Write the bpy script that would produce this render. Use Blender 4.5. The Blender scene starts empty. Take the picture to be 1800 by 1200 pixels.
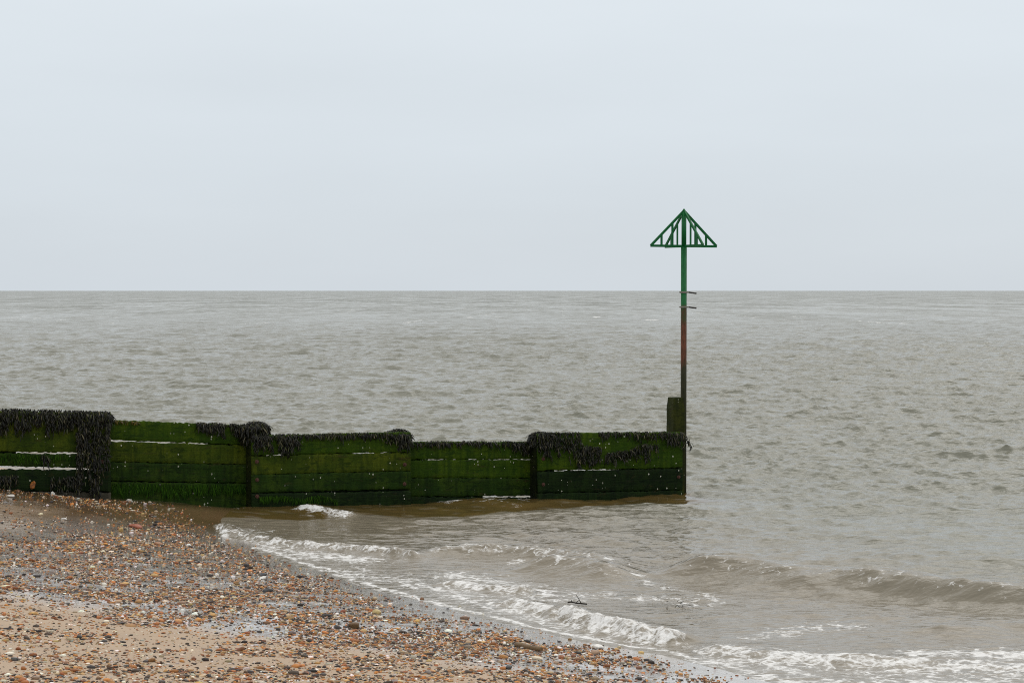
import bpy, math, random
import numpy as np
random.seed(7)
RNG = np.random.default_rng(11)
sc = bpy.context.scene
COL = sc.collection
rad = math.radians

# ------------------------------------------------------------------ camera
H, F, PITCH = 3.84, 3500.0, math.atan(89 / 3500.0)     # eye height; focal length and tilt of the 1800 px wide photograph
cam_d = bpy.data.cameras.new('camera')
cam_d.sensor_width = 36; cam_d.sensor_fit = 'HORIZONTAL'; cam_d.lens = 70
cam_d.clip_start = 0.5; cam_d.clip_end = 120000
cam = bpy.data.objects.new('camera', cam_d); COL.objects.link(cam)
cam.location = (0, 0, H); cam.rotation_euler = (rad(90) - PITCH, 0, 0)
sc.camera = cam

# ------------------------------------------------------------------ sky and sun
SUN_EL, SUN_AZ = rad(52), rad(35)        # azimuth from +Y towards +X
w = bpy.data.worlds.new('World'); sc.world = w; w.use_nodes = True
nt = w.node_tree; N, L = nt.nodes, nt.links
for nd in list(N): N.remove(nd)
out = N.new('ShaderNodeOutputWorld'); bg = N.new('ShaderNodeBackground'); bg2 = N.new('ShaderNodeBackground')
addn = N.new('ShaderNodeAddShader')
sky = N.new('ShaderNodeTexSky'); sky.sky_type = 'NISHITA'; sky.sun_disc = False
sky.sun_elevation = SUN_EL; sky.sun_rotation = SUN_AZ
L.new(sky.outputs[0], bg2.inputs[0]); bg2.inputs[1].default_value = 0.006
tc = N.new('ShaderNodeTexCoord'); sep = N.new('ShaderNodeSeparateXYZ'); L.new(tc.outputs['Generated'], sep.inputs[0])
ramp = N.new('ShaderNodeValToRGB'); L.new(sep.outputs[2], ramp.inputs[0])
cr = ramp.color_ramp
cr.elements[0].position = 0.0; cr.elements[0].color = (.605, .662, .715, 1)
cr.elements[1].position = 1.0; cr.elements[1].color = (1.22, 1.20, 1.16, 1)
for p, c in ((.05, (.628, .685, .738)), (.145, (.705, .760, .803)), (.22, (.80, .825, .85)), (.4, (.98, .985, .97))):
    e = cr.elements.new(p); e.color = (*c, 1)
cmap = N.new('ShaderNodeMapping'); cmap.inputs['Scale'].default_value = (3, 3, 14)
L.new(tc.outputs['Generated'], cmap.inputs[0])
cn = N.new('ShaderNodeTexNoise'); cn.inputs['Scale'].default_value = 1.3; cn.inputs['Detail'].default_value = 4
L.new(cmap.outputs[0], cn.inputs[0])
cm = N.new('ShaderNodeMapRange'); cm.inputs[1].default_value = .3; cm.inputs[2].default_value = .7
cm.inputs[3].default_value = .975; cm.inputs[4].default_value = 1.025; L.new(cn.outputs[0], cm.inputs[0])
vm = N.new('ShaderNodeVectorMath'); vm.operation = 'SCALE'
L.new(ramp.outputs[0], vm.inputs[0]); L.new(cm.outputs[0], vm.inputs['Scale'])
L.new(vm.outputs[0], bg.inputs[0]); bg.inputs[1].default_value = 1.0
L.new(bg.outputs[0], addn.inputs[0]); L.new(bg2.outputs[0], addn.inputs[1]); L.new(addn.outputs[0], out.inputs[0])

sun_d = bpy.data.lights.new('sun', 'SUN'); sun_d.energy = 0.7; sun_d.angle = rad(50); sun_d.color = (1, .96, .9)
sun = bpy.data.objects.new('sun', sun_d); COL.objects.link(sun)
sun.rotation_euler = (rad(90) - SUN_EL, 0, math.pi - SUN_AZ)
sc.view_settings.view_transform = 'Standard'; sc.view_settings.look = 'None'
sc.view_settings.exposure = 0; sc.view_settings.gamma = 1
sc.cycles.use_denoising = False
sc.cycles.max_bounces = 5; sc.cycles.diffuse_bounces = 3; sc.cycles.glossy_bounces = 3
sc.cycles.filter_width = 1.0

# ------------------------------------------------------------------ geometry helpers
cp, sp = math.cos(PITCH), math.sin(PITCH)
def ray(px, py):
    a = (px - 900) / F; b = -(py - 600) / F
    return np.array((a, cp + b * sp, -sp + b * cp))
def W(px, py, z=0.0):
    d = ray(px, py); t = (z - H) / d[2]
    return np.array((d[0] * t, d[1] * t))
TIP = W(1207, 868)
TH = rad(25)
GT = np.array((math.cos(TH), math.sin(TH)))          # along the groyne, out to sea
GN = np.array((math.sin(TH), -math.cos(TH)))         # towards the beach side
def G(px, py, off=0.0):
    """(u, z) on the groyne's vertical plane lying `off` behind its front face."""
    o = TIP - GN * off; d = ray(px, py); k = (GN @ o) / (GN @ d[:2])
    p = d * k
    return -((p[:2] - TIP) @ GT), H + p[2]
def P(u, off, z):
    q = TIP - GT * u - GN * off
    return np.array((q[0], q[1], z))

def lattice(ix, iy, seed):
    h = (ix.astype(np.int64) * 374761393 + iy.astype(np.int64) * 668265263 + seed * 1442695041) & 0xffffffff
    h = ((h ^ (h >> 13)) * 1274126177) & 0xffffffff
    return ((h ^ (h >> 16)) & 0xffff) / 65535.0
def vnoise(x, y, seed=0):
    ix = np.floor(x); iy = np.floor(y); fx = x - ix; fy = y - iy
    fx = fx * fx * (3 - 2 * fx); fy = fy * fy * (3 - 2 * fy)
    a = lattice(ix, iy, seed); b = lattice(ix + 1, iy, seed); c = lattice(ix, iy + 1, seed); d = lattice(ix + 1, iy + 1, seed)
    return (a * (1 - fx) + b * fx) * (1 - fy) + (c * (1 - fx) + d * fx) * fy
def fbm(x, y, seed=0, oct=4):
    s = 0; a = .5; t = 0
    for i in range(oct):
        s = s + a * vnoise(x * 2 ** i + 17.3 * i, y * 2 ** i - 9.1 * i, seed + i); t += a; a *= .5
    return s / t
def sstep(a, b, x):
    t = np.clip((x - a) / (b - a), 0, 1); return t * t * (3 - 2 * t)

def mesh_np(name, verts, faces, mats, attrs=None, colors=None, smooth=True, parent=None):
    """verts (n,3); faces: one (m,k) array or a list of them."""
    me = bpy.data.meshes.new(name)
    fl = faces if isinstance(faces, list) else [faces]
    fl = [np.asarray(f, dtype=np.int32) for f in fl if len(f)]
    me.vertices.add(len(verts)); me.vertices.foreach_set('co', np.asarray(verts, dtype=np.float32).ravel())
    lt = np.concatenate([np.full(len(f), f.shape[1], dtype=np.int32) for f in fl])
    li = np.concatenate([f.ravel() for f in fl])
    me.loops.add(len(li)); me.loops.foreach_set('vertex_index', li)
    me.polygons.add(len(lt))
    me.polygons.foreach_set('loop_start', np.concatenate([[0], np.cumsum(lt)[:-1]]).astype(np.int32))
    me.polygons.foreach_set('loop_total', lt)
    me.polygons.foreach_set('use_smooth', np.full(len(lt), smooth))
    me.update(calc_edges=True)
    for k, v in (attrs or {}).items():
        a = me.attributes.new(k, 'FLOAT', 'POINT'); a.data.foreach_set('value', np.asarray(v, dtype=np.float32))
    for k, v in (colors or {}).items():
        a = me.attributes.new(k, 'FLOAT_COLOR', 'POINT')
        c = np.ones((len(v), 4), dtype=np.float32); c[:, :3] = v; a.data.foreach_set('color', c.ravel())
    for m in (mats if isinstance(mats, (list, tuple)) else [mats]): me.materials.append(m)
    o = bpy.data.objects.new(name, me); COL.objects.link(o)
    if parent is not None: o.parent = parent
    return o
def grid_faces(nr, nc):
    i = np.arange((nr - 1) * (nc - 1)); r = i // (nc - 1); c = i % (nc - 1); a = r * nc + c
    return np.stack([a, a + 1, a + nc + 1, a + nc], 1)
def tag(o, label=None, cat=None, group=None, kind=None):
    if label: o['label'] = label
    if cat: o['category'] = cat
    if group: o['group'] = group
    if kind: o['kind'] = kind
    return o
def empty(name, loc=(0, 0, 0)):
    o = bpy.data.objects.new(name, None); o.location = loc; o.empty_display_size = .2; COL.objects.link(o); return o
class MB:
    def __init__(s): s.v = []; s.f = []
    def tube(s, a, b, r0, r1=None, n=16, cap=True):
        a = np.array(a, float); b = np.array(b, float); r1 = r0 if r1 is None else r1
        d = b - a; d /= np.linalg.norm(d); x = np.cross(d, (0, 0, 1) if abs(d[2]) < .9 else (1, 0, 0)); x /= np.linalg.norm(x); y = np.cross(d, x)
        k = len(s.v)
        for p, r in ((a, r0), (b, r1)):
            for i in range(n):
                t = 2 * math.pi * i / n; s.v.append(p + (x * math.cos(t) + y * math.sin(t)) * r)
        for i in range(n):
            j = (i + 1) % n; s.f.append((k + i, k + j, k + n + j, k + n + i))
        if cap: s.f.append(tuple(k + n - 1 - i for i in range(n))); s.f.append(tuple(k + n + i for i in range(n)))
    def bar(s, a, b, side, wd, th):
        """flat bar from a to b, `wd` wide in the plane square to `side`, `th` thick along `side`."""
        a = np.array(a, float); b = np.array(b, float); d = b - a; d /= np.linalg.norm(d)
        sd = np.array(side, float); sd /= np.linalg.norm(sd); q = np.cross(d, sd); q /= np.linalg.norm(q)
        k = len(s.v)
        for p in (a, b):
            for i, j in ((-1, -1), (1, -1), (1, 1), (-1, 1)): s.v.append(p + q * wd / 2 * i + sd * th / 2 * j)
        for i in range(4):
            j = (i + 1) % 4; s.f.append((k + i, k + j, k + 4 + j, k + 4 + i))
        s.f.append((k + 3, k + 2, k + 1, k)); s.f.append((k + 4, k + 5, k + 6, k + 7))
    def build(s, name, mat, parent=None, bevel=0, smooth=False, origin=(0, 0, 0)):
        me = bpy.data.meshes.new(name); me.from_pydata([tuple(np.array(v) - np.array(origin)) for v in s.v], [], s.f)
        me.materials.append(mat); me.validate(); me.update()
        if smooth: me.polygons.foreach_set('use_smooth', [len(p.vertices) == 4 for p in me.polygons])
        o = bpy.data.objects.new(name, me); COL.objects.link(o)
        o.location = origin
        if parent is not None: o.parent = parent
        if bevel:
            m = o.modifiers.new('b', 'BEVEL'); m.width = bevel; m.segments = 2
        return o

# ------------------------------------------------------------------ material helpers
class M:
    def __init__(s, name):
        s.m = bpy.data.materials.new(name); s.m.use_nodes = True
        s.N = s.m.node_tree.nodes; s.L = s.m.node_tree.links
        s.b = s.N['Principled BSDF']; s.out = s.N['Material Output']
    def n(s, t, **kw):
        nd = s.N.new(t)
        for k, v in kw.items(): setattr(nd, k, v)
        return nd
    def set(s, nd, i, v):
        if isinstance(v, bpy.types.NodeSocket): s.L.new(v, nd.inputs[i])
        elif v is not None:
            nd.inputs[i].default_value = (*v, 1) if isinstance(v, tuple) and len(v) == 3 and nd.inputs[i].type == 'RGBA' else v
    def attr(s, name, out='Fac'):
        a = s.n('ShaderNodeAttribute', attribute_name=name); return a.outputs[out]
    def coord(s, scale=(1, 1, 1), which='Object', rot=(0, 0, 0)):
        t = s.n('ShaderNodeTexCoord'); m = s.n('ShaderNodeMapping'); m.inputs['Scale'].default_value = scale; m.inputs['Rotation'].default_value = rot
        s.L.new(t.outputs[which], m.inputs[0]); return m.outputs[0]
    def noise(s, vec, scale, detail=3, rough=.5, dist=0):
        n = s.n('ShaderNodeTexNoise'); s.L.new(vec, n.inputs['Vector'])
        n.inputs['Scale'].default_value = scale; n.inputs['Detail'].default_value = detail
        n.inputs['Roughness'].default_value = rough; n.inputs['Distortion'].default_value = dist
        return n.outputs['Fac']
    def rng(s, x, a, b, c=0., d=1., smooth=False):
        r = s.n('ShaderNodeMapRange'); r.interpolation_type = 'SMOOTHSTEP' if smooth else 'LINEAR'
        for i, v in enumerate((x, a, b, c, d)): s.set(r, i, v)
        return r.outputs[0]
    def math(s, op, a, b=None, c=None, clamp=False):
        r = s.n('ShaderNodeMath', operation=op, use_clamp=clamp)
        for i, v in enumerate((a, b, c)): s.set(r, i, v)
        return r.outputs[0]
    def mix(s, f, a, b):
        r = s.n('ShaderNodeMix', data_type='RGBA')
        s.set(r, 0, f); s.set(r, 6, a); s.set(r, 7, b); return r.outputs[2]
    def bump(s, h, strength=.5, dist=.01, normal=None):
        r = s.n('ShaderNodeBump'); s.set(r, 'Height', h); s.set(r, 'Strength', strength); s.set(r, 'Distance', dist)
        if normal is not None: s.set(r, 'Normal', normal)
        return r.outputs[0]
    def fin(s, col=None, rough=None, normal=None, **kw):
        if col is not None: s.set(s.b, 'Base Color', col)
        if rough is not None: s.set(s.b, 'Roughness', rough)
        if normal is not None: s.set(s.b, 'Normal', normal)
        for k, v in kw.items(): s.set(s.b, k, v)
        return s.m

# ------------------------------------------------------------------ the shore
SHORE = np.array([(-60, 75), (-25, 56), (-14, 45.0), (-9.8, 39.5), (-8.0, 36.4), (-6.4, 34.1), (-5.5, 33.0), tuple(W(378, 925)), tuple(W(384, 940)), tuple(W(430, 962)),
                  tuple(W(520, 990)), tuple(W(620, 1022)), tuple(W(700, 1046)), tuple(W(850, 1085)), tuple(W(1000, 1120)),
                  tuple(W(1165, 1150)), tuple(W(1365, 1200)), (4.1, 16.6), (6.5, 11), (10, 2), (14, -30)])
def poly_dist(x, y, pl):
    """signed distance to the polyline (positive to its right when walking along it) and the length along it."""
    best = np.full(x.shape, 1e9); sign = np.zeros(x.shape); along = np.zeros(x.shape); acc = 0
    for a, b in zip(pl[:-1], pl[1:]):
        d = b - a; l = math.hypot(*d); d = d / l
        rx, ry = x - a[0], y - a[1]; t = np.clip(rx * d[0] + ry * d[1], 0, l)
        qx, qy = rx - t * d[0], ry - t * d[1]; q = np.hypot(qx, qy); m = q < best - 1e-9
        best = np.where(m, q, best); sign = np.where(m, np.where(d[0] * ry - d[1] * rx > 0, -1., 1.), sign); along = np.where(m, acc + t, along)
        acc += l
    return best * sign, along
def inland(x, y):
    s, _ = poly_dist(x, y, SHORE)          # walking seaward-left to near-right, land is on the right
    return s
def beach_z(x, y, s=None):
    s = inland(x, y) if s is None else s
    z = np.where(s > 0, .105 * s, .055 * s)
    u = -((x - TIP[0]) * GT[0] + (y - TIP[1]) * GT[1]); v = (x - TIP[0]) * GN[0] + (y - TIP[1]) * GN[1]
    zb = np.interp(u, [7.4, 8.5, 9.5, 10.98, 12.8, 15], [-.15, .10, .22, .38, .64, .85]) - z
    v = np.where((v < 0) & (u > 9.6), v * .18, v)
    z = z + np.maximum(zb, 0) * np.exp(-(v / np.interp(u, [8, 9.5, 11, 13], [.8, 1.0, 1.6, 2.6])) ** 2) * (u > 7.4)
    z = z + (fbm(x * .7, y * .7, 3, 3) - .5) * .05 * sstep(0, 2, s) + (fbm(x * 2.6, y * 2.6, 5, 3) - .5) * .018 * sstep(-.5, 1, s)
    return np.maximum(z, -2.5)

# sand
m = M('sand')
co = m.coord()
wet = m.attr('wet'); brown = m.attr('brown')
g1 = m.noise(co, 260, 3, .7); g2 = m.noise(co, 35, 3); g3 = m.noise(co, 2.2, 4)
dry = m.mix(m.rng(g1, .3, .7), (.30, .215, .145), (.50, .385, .275))
dry = m.mix(m.rng(g3, .35, .7, 0, .5), dry, (.33, .25, .18))
wc = m.mix(m.rng(g2, .3, .7), (.33, .285, .25), (.44, .395, .355))
wc = m.mix(brown, wc, (.15, .092, .045))
grit = m.rng(g1, .66, .72)
wc = m.mix(grit, wc, (.07, .06, .055))
wn = m.math('ADD', wet, m.rng(g3, 0, 1, -.12, .12), clamp=True)
hh = m.math('ADD', g1, m.math('MULTIPLY', g2, 1.6))
MS = m.fin(m.mix(wn, dry, wc), m.rng(wn, .25, .95, .95, .12), m.bump(hh, m.rng(wn, .2, 1, .5, .06), .004), **{'Coat Weight': m.rng(wn, .45, .95), 'Coat Roughness': .10, 'Coat IOR': 1.4, 'Coat Normal': m.bump(m.noise(m.coord(), 18, 3), .6, .012)})
xs = np.unique(np.concatenate([np.linspace(-80, -15, 24), np.linspace(-15, 5, 420), np.linspace(5, 60, 24)]))
ys = np.unique(np.concatenate([np.linspace(-30, 9, 20), np.linspace(9, 38, 560), np.linspace(38, 90, 24)]))
X, Y = np.meshgrid(xs, ys); X = X.ravel(); Y = Y.ravel()
S = inland(X, Y); Z = beach_z(X, Y, S)
u = -((X - TIP[0]) * GT[0] + (Y - TIP[1]) * GT[1]); v = (X - TIP[0]) * GN[0] + (Y - TIP[1]) * GN[1]
neargr = sstep(3.4, 1.2, v) * sstep(-1, 0, v)
sand_line = 3.4 + (Y - 18.4) * .9
wetv = 1 - sstep(sand_line - 2.2, sand_line + .6, S + (fbm(X * .8, Y * .8, 8, 3) - .5) * 2.0)
dryband = sstep(.9, 1.7, v + (fbm(X * .9, Y * 2, 31, 3) - .5)) * sstep(5.2, 3.4, v) * sstep(-6.4, -7.6, X)
wetv = wetv * (1 - .25 * dryband) * (1 - .92 * sstep(-.2, -.8, v) * (u > 9.4))
Z = Z + .006 * np.sin((v + .25 * fbm(X, Y, 33, 2)) * 34) * dryband
beach = mesh_np('beach', np.stack([X, Y, Z], 1), grid_faces(len(ys), len(xs)), MS, {'wet': wetv, 'brown': np.clip(neargr + .55 * dryband, 0, 1)})
tag(beach, kind='structure')

# ------------------------------------------------------------------ the sea
m = M('sea_water')
co = m.coord()
cod = m.coord((.8, 1.7, 1))
foam = m.attr('foam'); calm = m.attr('calm'); shal = m.attr('shallow')
n1 = m.noise(cod, 3.0, 3, .5); n2 = m.noise(cod, 14, 4, .6); n3 = m.noise(m.coord((.05, .012, 1)), 1.0, 4, .55)
far_patch = m.rng(n3, .35, .65, .55, 1.25)
bst = m.math('MULTIPLY', m.rng(calm, 0, 1.6, .60, .10), far_patch)
nb = m.bump(n1, bst, .16)
nb = m.bump(n2, m.math('MULTIPLY', bst, .7), .012, nb)
# foam breakup: lacy
w1 = m.noise(m.coord((1, 1, 0)), 4.6, 6, .66, 1.2); w2 = m.noise(m.coord((1, 1.3, 0)), 13, 5, .68, .8)
vor = m.n('ShaderNodeTexVoronoi', feature='DISTANCE_TO_EDGE'); vor.inputs['Scale'].default_value = 4.2
wv = m.n('ShaderNodeVectorMath', operation='ADD'); dn = m.n('ShaderNodeTexNoise'); dn.inputs['Scale'].default_value = 3.5; dn.inputs['Detail'].default_value = 4
m.L.new(co, dn.inputs['Vector']); sc2 = m.n('ShaderNodeVectorMath', operation='SCALE'); sc2.inputs['Scale'].default_value = .55
m.L.new(dn.outputs['Color'], sc2.inputs[0]); m.L.new(co, wv.inputs[0]); m.L.new(sc2.outputs[0], wv.inputs[1]); m.L.new(wv.outputs[0], vor.inputs['Vector'])
lace = m.rng(vor.outputs['Distance'], 0, .14, .22, -.10)
tex = m.math('ADD', m.rng(m.math('ADD', m.math('MULTIPLY', w1, .6), m.math('MULTIPLY', w2, .4)), .34, .66), lace)
ff = m.math('ADD', foam, m.math('SUBTRACT', tex, 1.0))
fm = m.math('MULTIPLY', m.math('MULTIPLY', m.rng(ff, -.10, .48, 0, 1, True), m.rng(w2, .3, .62, .70, 1)), m.rng(foam, .02, .12))
body = m.mix(shal, (.165, .165, .130), (.188, .160, .118))
body = m.mix(m.rng(m.math('ADD', m.attr('strip'), m.math('MULTIPLY', m.rng(m.attr('strip'), .02, .3), m.rng(n1, .3, .7, -.45, .25))), .3, .75), body, (.088, .060, .020))
colw = m.mix(fm, body, (.74, .74, .73))
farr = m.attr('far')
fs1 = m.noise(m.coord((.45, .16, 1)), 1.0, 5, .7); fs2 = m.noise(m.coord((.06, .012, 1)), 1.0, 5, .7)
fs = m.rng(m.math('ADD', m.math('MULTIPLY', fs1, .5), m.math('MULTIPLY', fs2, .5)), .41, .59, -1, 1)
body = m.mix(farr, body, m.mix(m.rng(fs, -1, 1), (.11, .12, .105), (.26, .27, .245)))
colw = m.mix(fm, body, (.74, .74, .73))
MW = m.fin(colw, m.math('MAXIMUM', m.math('MULTIPLY', fm, .6), m.math('ADD', m.rng(farr, 0, 1, .10, .38), m.math('MULTIPLY', farr, m.math('MULTIPLY', fs, -.20)))), m.bump(w2, m.math('MULTIPLY', fm, .8), .02, nb), IOR=1.333)

cols = np.linspace(-1, 1, 860)
cols = np.concatenate([[-14, -7, -4, -2.5, -1.7, -1.25], cols, [1.25, 1.7, 2.5, 4, 7, 14]])
rows = [6.0]
while rows[-1] < 3000:
    y = rows[-1]
    rows.append(y + (.25 if y < 17 else .047 if y < 36 else .047 * (y / 36) ** 1.45))
rows += [4500, 8000, 15000, 30000, 60000, 110000]
rows = np.array(rows); print('water rows', len(rows), len(cols))
C, Yr = np.meshgrid(cols, rows)
X0 = (C * (2.5 + .34 * Yr)).ravel(); Y0 = Yr.ravel()
dyr = np.gradient(rows); DY = np.repeat(dyr, len(cols)); DX = (2.5 + .34 * Y0) * 2 / 860
near = Y0 < 60
S = np.full(X0.shape, -60.0); S[near] = inland(X0[near], Y0[near])
depth = np.maximum(-S, 0)
GU = -((X0 - TIP[0]) * GT[0] + (Y0 - TIP[1]) * GT[1]); GV = (X0 - TIP[0]) * GN[0] + (Y0 - TIP[1]) * GN[1]
lee = sstep(6, 0, GV) * sstep(-.3, .8, GV) * sstep(-2.5, .5, GU) * (Y0 < 45)      # sheltered water in front of the groyne
amp = sstep(.1, 7, depth) ** .5 * (.46 + .54 * sstep(29, 44, Y0)) * (1 - .35 * lee)
amp *= 1 + .30 * sstep(60, 140, Y0)
amp *= .75 + .5 * fbm(X0 * .06, Y0 * .03, 40, 3)
stripe = sstep(1.9, 1.35, GV + (fbm(X0 * .8, Y0 * .8, 55, 3) - .5) * 1.3 + .05 * GU) * sstep(-.12, -.02, GU) * sstep(11.5, 10, GU) * (GV > -.5) * (Y0 < 45)
amp *= 1 - .45 * stripe
Hh = np.zeros(X0.shape); Dx = np.zeros(X0.shape); Dy = np.zeros(X0.shape)
lams = np.exp(np.concatenate([np.linspace(math.log(.17), math.log(7.0), 100), np.linspace(math.log(7), math.log(22), 16)]))
for lam in lams:
    lam *= RNG.uniform(.94, 1.06)
    th = rad(-90 - 10 + RNG.normal(0, 18 + 6 / lam)); k = 2 * math.pi / lam; kx, ky = k * math.cos(th), k * math.sin(th)
    a = 0.0086 * lam ** .80 if lam < 1.5 else .0086 * 1.5 ** .80 * (1.5 / lam) ** .55
    res = np.maximum(DY * abs(math.sin(th)), DX * abs(math.cos(th)))
    att = sstep(.46, .28, res / lam)
    ok = (att > 0) & (amp > 0)
    ph = X0[ok] * kx + Y0[ok] * ky + RNG.uniform(0, 6.28)
    aa = a * att[ok] * amp[ok]; c, s_ = np.cos(ph), np.sin(ph)
    Hh[ok] += aa * c; Dx[ok] -= aa * s_ * .75 * kx / k; Dy[ok] -= aa * s_ * .75 * ky / k
foamv = np.zeros(X0.shape)
# small whitecaps far out: where the surface is high and steep
wc = sstep(.71, .76, fbm(X0 * .5, Y0 * .035, 61, 4)) * (Y0 > 230)
foamv = np.maximum(foamv, wc * .8 * (Hh > .03))
# waves that reach the shore: crest lines, height, width behind and in front, foam
def crest(pts, A, wb, wf, fo, fspread=.5, lump=0., ends=.8):
    global Hh, foamv, Dy
    pl = np.array([W(*p) for p in pts])
    for _ in range(3):
        pl = np.concatenate([pl[:1], np.stack([pl[:-1] * .75 + pl[1:] * .25, pl[:-1] * .25 + pl[1:] * .75], 1).reshape(-1, 2), pl[-1:]])
    lo = pl.min(0) - 3; hi = pl.max(0) + 3
    idx = np.where((X0 > lo[0]) & (X0 < hi[0]) & (Y0 > lo[1]) & (Y0 < hi[1]))[0]
    x, y = X0[idx], Y0[idx]
    wob = (fbm(x * .9, y * .9, 71, 3) - .5) * .5
    q, al = poly_dist(x, y, pl); q = q + wob * .6
    Ltot = np.linalg.norm(np.diff(pl, axis=0), axis=1).sum()
    env = sstep(0, ends, al) * sstep(0, ends, Ltot - al)
    rp = np.hypot(x - pl[0, 0], y - pl[0, 1]); rq = np.hypot(x - pl[-1, 0], y - pl[-1, 1])
    a = A * env * (.75 + .5 * fbm(al * .9, al * 0 + len(pts), 77, 3))
    prof = np.where(q < 0, np.exp(-(q / wb) ** 2), np.exp(-(q / wf) ** 2))
    h = a * prof
    if lump: h = h + a * lump * (fbm(x * 7, y * 7, 79, 4) - .5) * np.exp(-((q - wf * .7) / (wf * 1.2)) ** 2) * 2
    Hh[idx] += h
    # trough in front
    Hh[idx] -= a * .18 * np.exp(-((q - wf * 2.6) / (wf * 1.4)) ** 2)
    if fo:
        f = env * fo * np.where(q < 0, np.exp(-(q / (.14)) ** 2), np.exp(-(np.maximum(q - wf * .6, 0) / fspread) ** 2))
        foamv[idx] = np.maximum(foamv[idx], f)
crest([(385, 925), (430, 945), (500, 958), (600, 966), (690, 974), (748, 984)], .07, .25, .12, .56, .13, .9, .3)
crest([(735, 982), (760, 974), (860, 973), (960, 980), (1040, 990), (1130, 1003)], .11, .45, .24, .50, .14, .2, .8)
crest([(900, 992), (980, 999), (1060, 1010), (1130, 1018)], .22, .5, .34, .34, .1, 0, .7)
crest([(1130, 1004), (1270, 1010), (1400, 1022), (1560, 1036), (1700, 1050), (1960, 1075)], .235, .75, .32, .25, .08, 0, .9)
crest([(520, 903), (560, 906), (630, 911)], .07, .35, .16, .8, .18, .9, .2)
crest([(735, 886), (765, 881), (830, 885), (930, 893)], .07, .6, .30, .25, .1, .3, .2)
crest([(860, 1060), (930, 1066), (1000, 1077)], .07, .3, .14, .8, .16, .9, .25)
crest([(995, 1074), (1030, 1090), (1090, 1106), (1150, 1120), (1205, 1132)], .10, .32, .15, .78, .2, .9, .2)
crest([(760, 1024), (850, 1030), (950, 1040)], .05, .3, .15, .75, .25, .3, .3)
crest([(1190, 1138), (1320, 1150), (1500, 1160), (1700, 1165), (1900, 1172)], .05, .4, .22, .75, .35, .2, .5)
crest([(1620, 1112), (1720, 1104), (1900, 1106)], .06, .5, .25, 0, .1, 0, .6)
crest([(900, 938), (1000, 940), (1110, 950)], .05, .5, .28, 0, .1, 0, .7)
crest([(960, 903), (1080, 896), (1205, 893)], .045, .5, .35, 0, .1, 0, .5)
# foam fields
def field(pts, r, f, seed):
    global foamv
    pl = np.array([W(*p) for p in pts]); lo = pl.min(0) - 3 * r; hi = pl.max(0) + 3 * r
    idx = np.where((X0 > lo[0]) & (X0 < hi[0]) & (Y0 > lo[1]) & (Y0 < hi[1]))[0]
    x, y = X0[idx], Y0[idx]; q, al = poly_dist(x, y, pl)
    n = fbm(x * 1.3, y * 1.3, seed, 4)
    foamv[idx] = np.maximum(foamv[idx], f * np.exp(-(q / r) ** 2) * (.65 + .7 * n))
field([(1180, 1165), (1300, 1160), (1500, 1168), (1650, 1180), (1900, 1185)], .7, .60, 5)
field([(1300, 1195), (1500, 1205), (1900, 1215)], .8, .64, 6)
field([(1320, 1120), (1420, 1105), (1500, 1100)], .3, .55, 7)
field([(1620, 1150), (1700, 1146), (1800, 1150)], .4, .72, 8)
field([(1120, 1012), (1160, 1030), (1240, 1042), (1262, 1056), (1220, 1068)], .16, .54, 9)
field([(800, 1010), (900, 1030), (980, 1050)], .6, .60, 10)
field([(560, 1000), (700, 1020), (830, 1050), (960, 1090), (1080, 1118)], .45, .58, 11)
field([(1000, 1040), (1080, 1045), (1200, 1055)], .35, .52, 12)
field([(740, 884), (760, 882), (790, 886)], .25, .95, 13)
field([(395, 905), (450, 900), (520, 897)], .4, .62, 14)
field([(420, 950), (520, 972), (640, 985)], .5, .74, 15)
field([(900, 985), (990, 1000)], .25, .6, 16)
Hh += np.interp(GU, [-.5, 0, 3.1, 5.6, 8.5, 10], [0, 0, .02, .065, .145, .15]) * np.exp(-(GV / 1.0) ** 2) * (Y0 < 45) * np.where(GV > -.4, 1, 0) * sstep(-.4, -.1, GV)
# swash edge
e = depth + (fbm(X0 * 1.1, Y0 * 1.1, 90, 3) - .5) * .35
edge = np.exp(-((e - .12) / .10) ** 2) * (near & (Y0 < 31.5)); edge2 = np.exp(-((e - .55) / .22) ** 2) * .62 * (near & (Y0 < 31)) * fbm(X0 * .8, Y0 * .8, 93, 2) * 1.5
tipfoam = np.exp(-(np.hypot((X0 - SHORE[8][0] - .35), (Y0 - SHORE[8][1]) * .5) / .55) ** 2)
foamv = np.maximum(foamv, np.maximum(edge * .80, edge2)); foamv = np.maximum(foamv, tipfoam * .6)
foamv *= np.clip(sstep(-.05, .02, depth), 0, 1)
# run-up: thin sheet follows the sand a little way, with a wandering rim
Hh += np.where(near, .020 * np.exp(-(depth / .9) ** 2) * (fbm(X0 * 1.0, Y0 * 1.0, 95, 3) * 2 - .75), 0)
Hh += (fbm(X0 * 2.4, Y0 * 2.4, 97, 3) - .5) * .02 * sstep(.2, 1.5, depth) * (Y0 < 45) * (1 - .5 * lee)
calmv = np.clip(sstep(10, 1.0, depth) * .55 + stripe * 1.5, 0, 1.6)
# shallow, sand-laden water: close to the shore, and the strip along the groyne
strip = stripe
shal = sstep(11, 3, depth) * .9
V = np.stack([X0 + Dx, Y0 + Dy, Hh], 1)
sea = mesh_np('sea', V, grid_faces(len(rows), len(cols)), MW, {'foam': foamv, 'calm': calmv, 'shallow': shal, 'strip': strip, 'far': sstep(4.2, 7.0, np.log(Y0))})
tag(sea, kind='structure')

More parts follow.
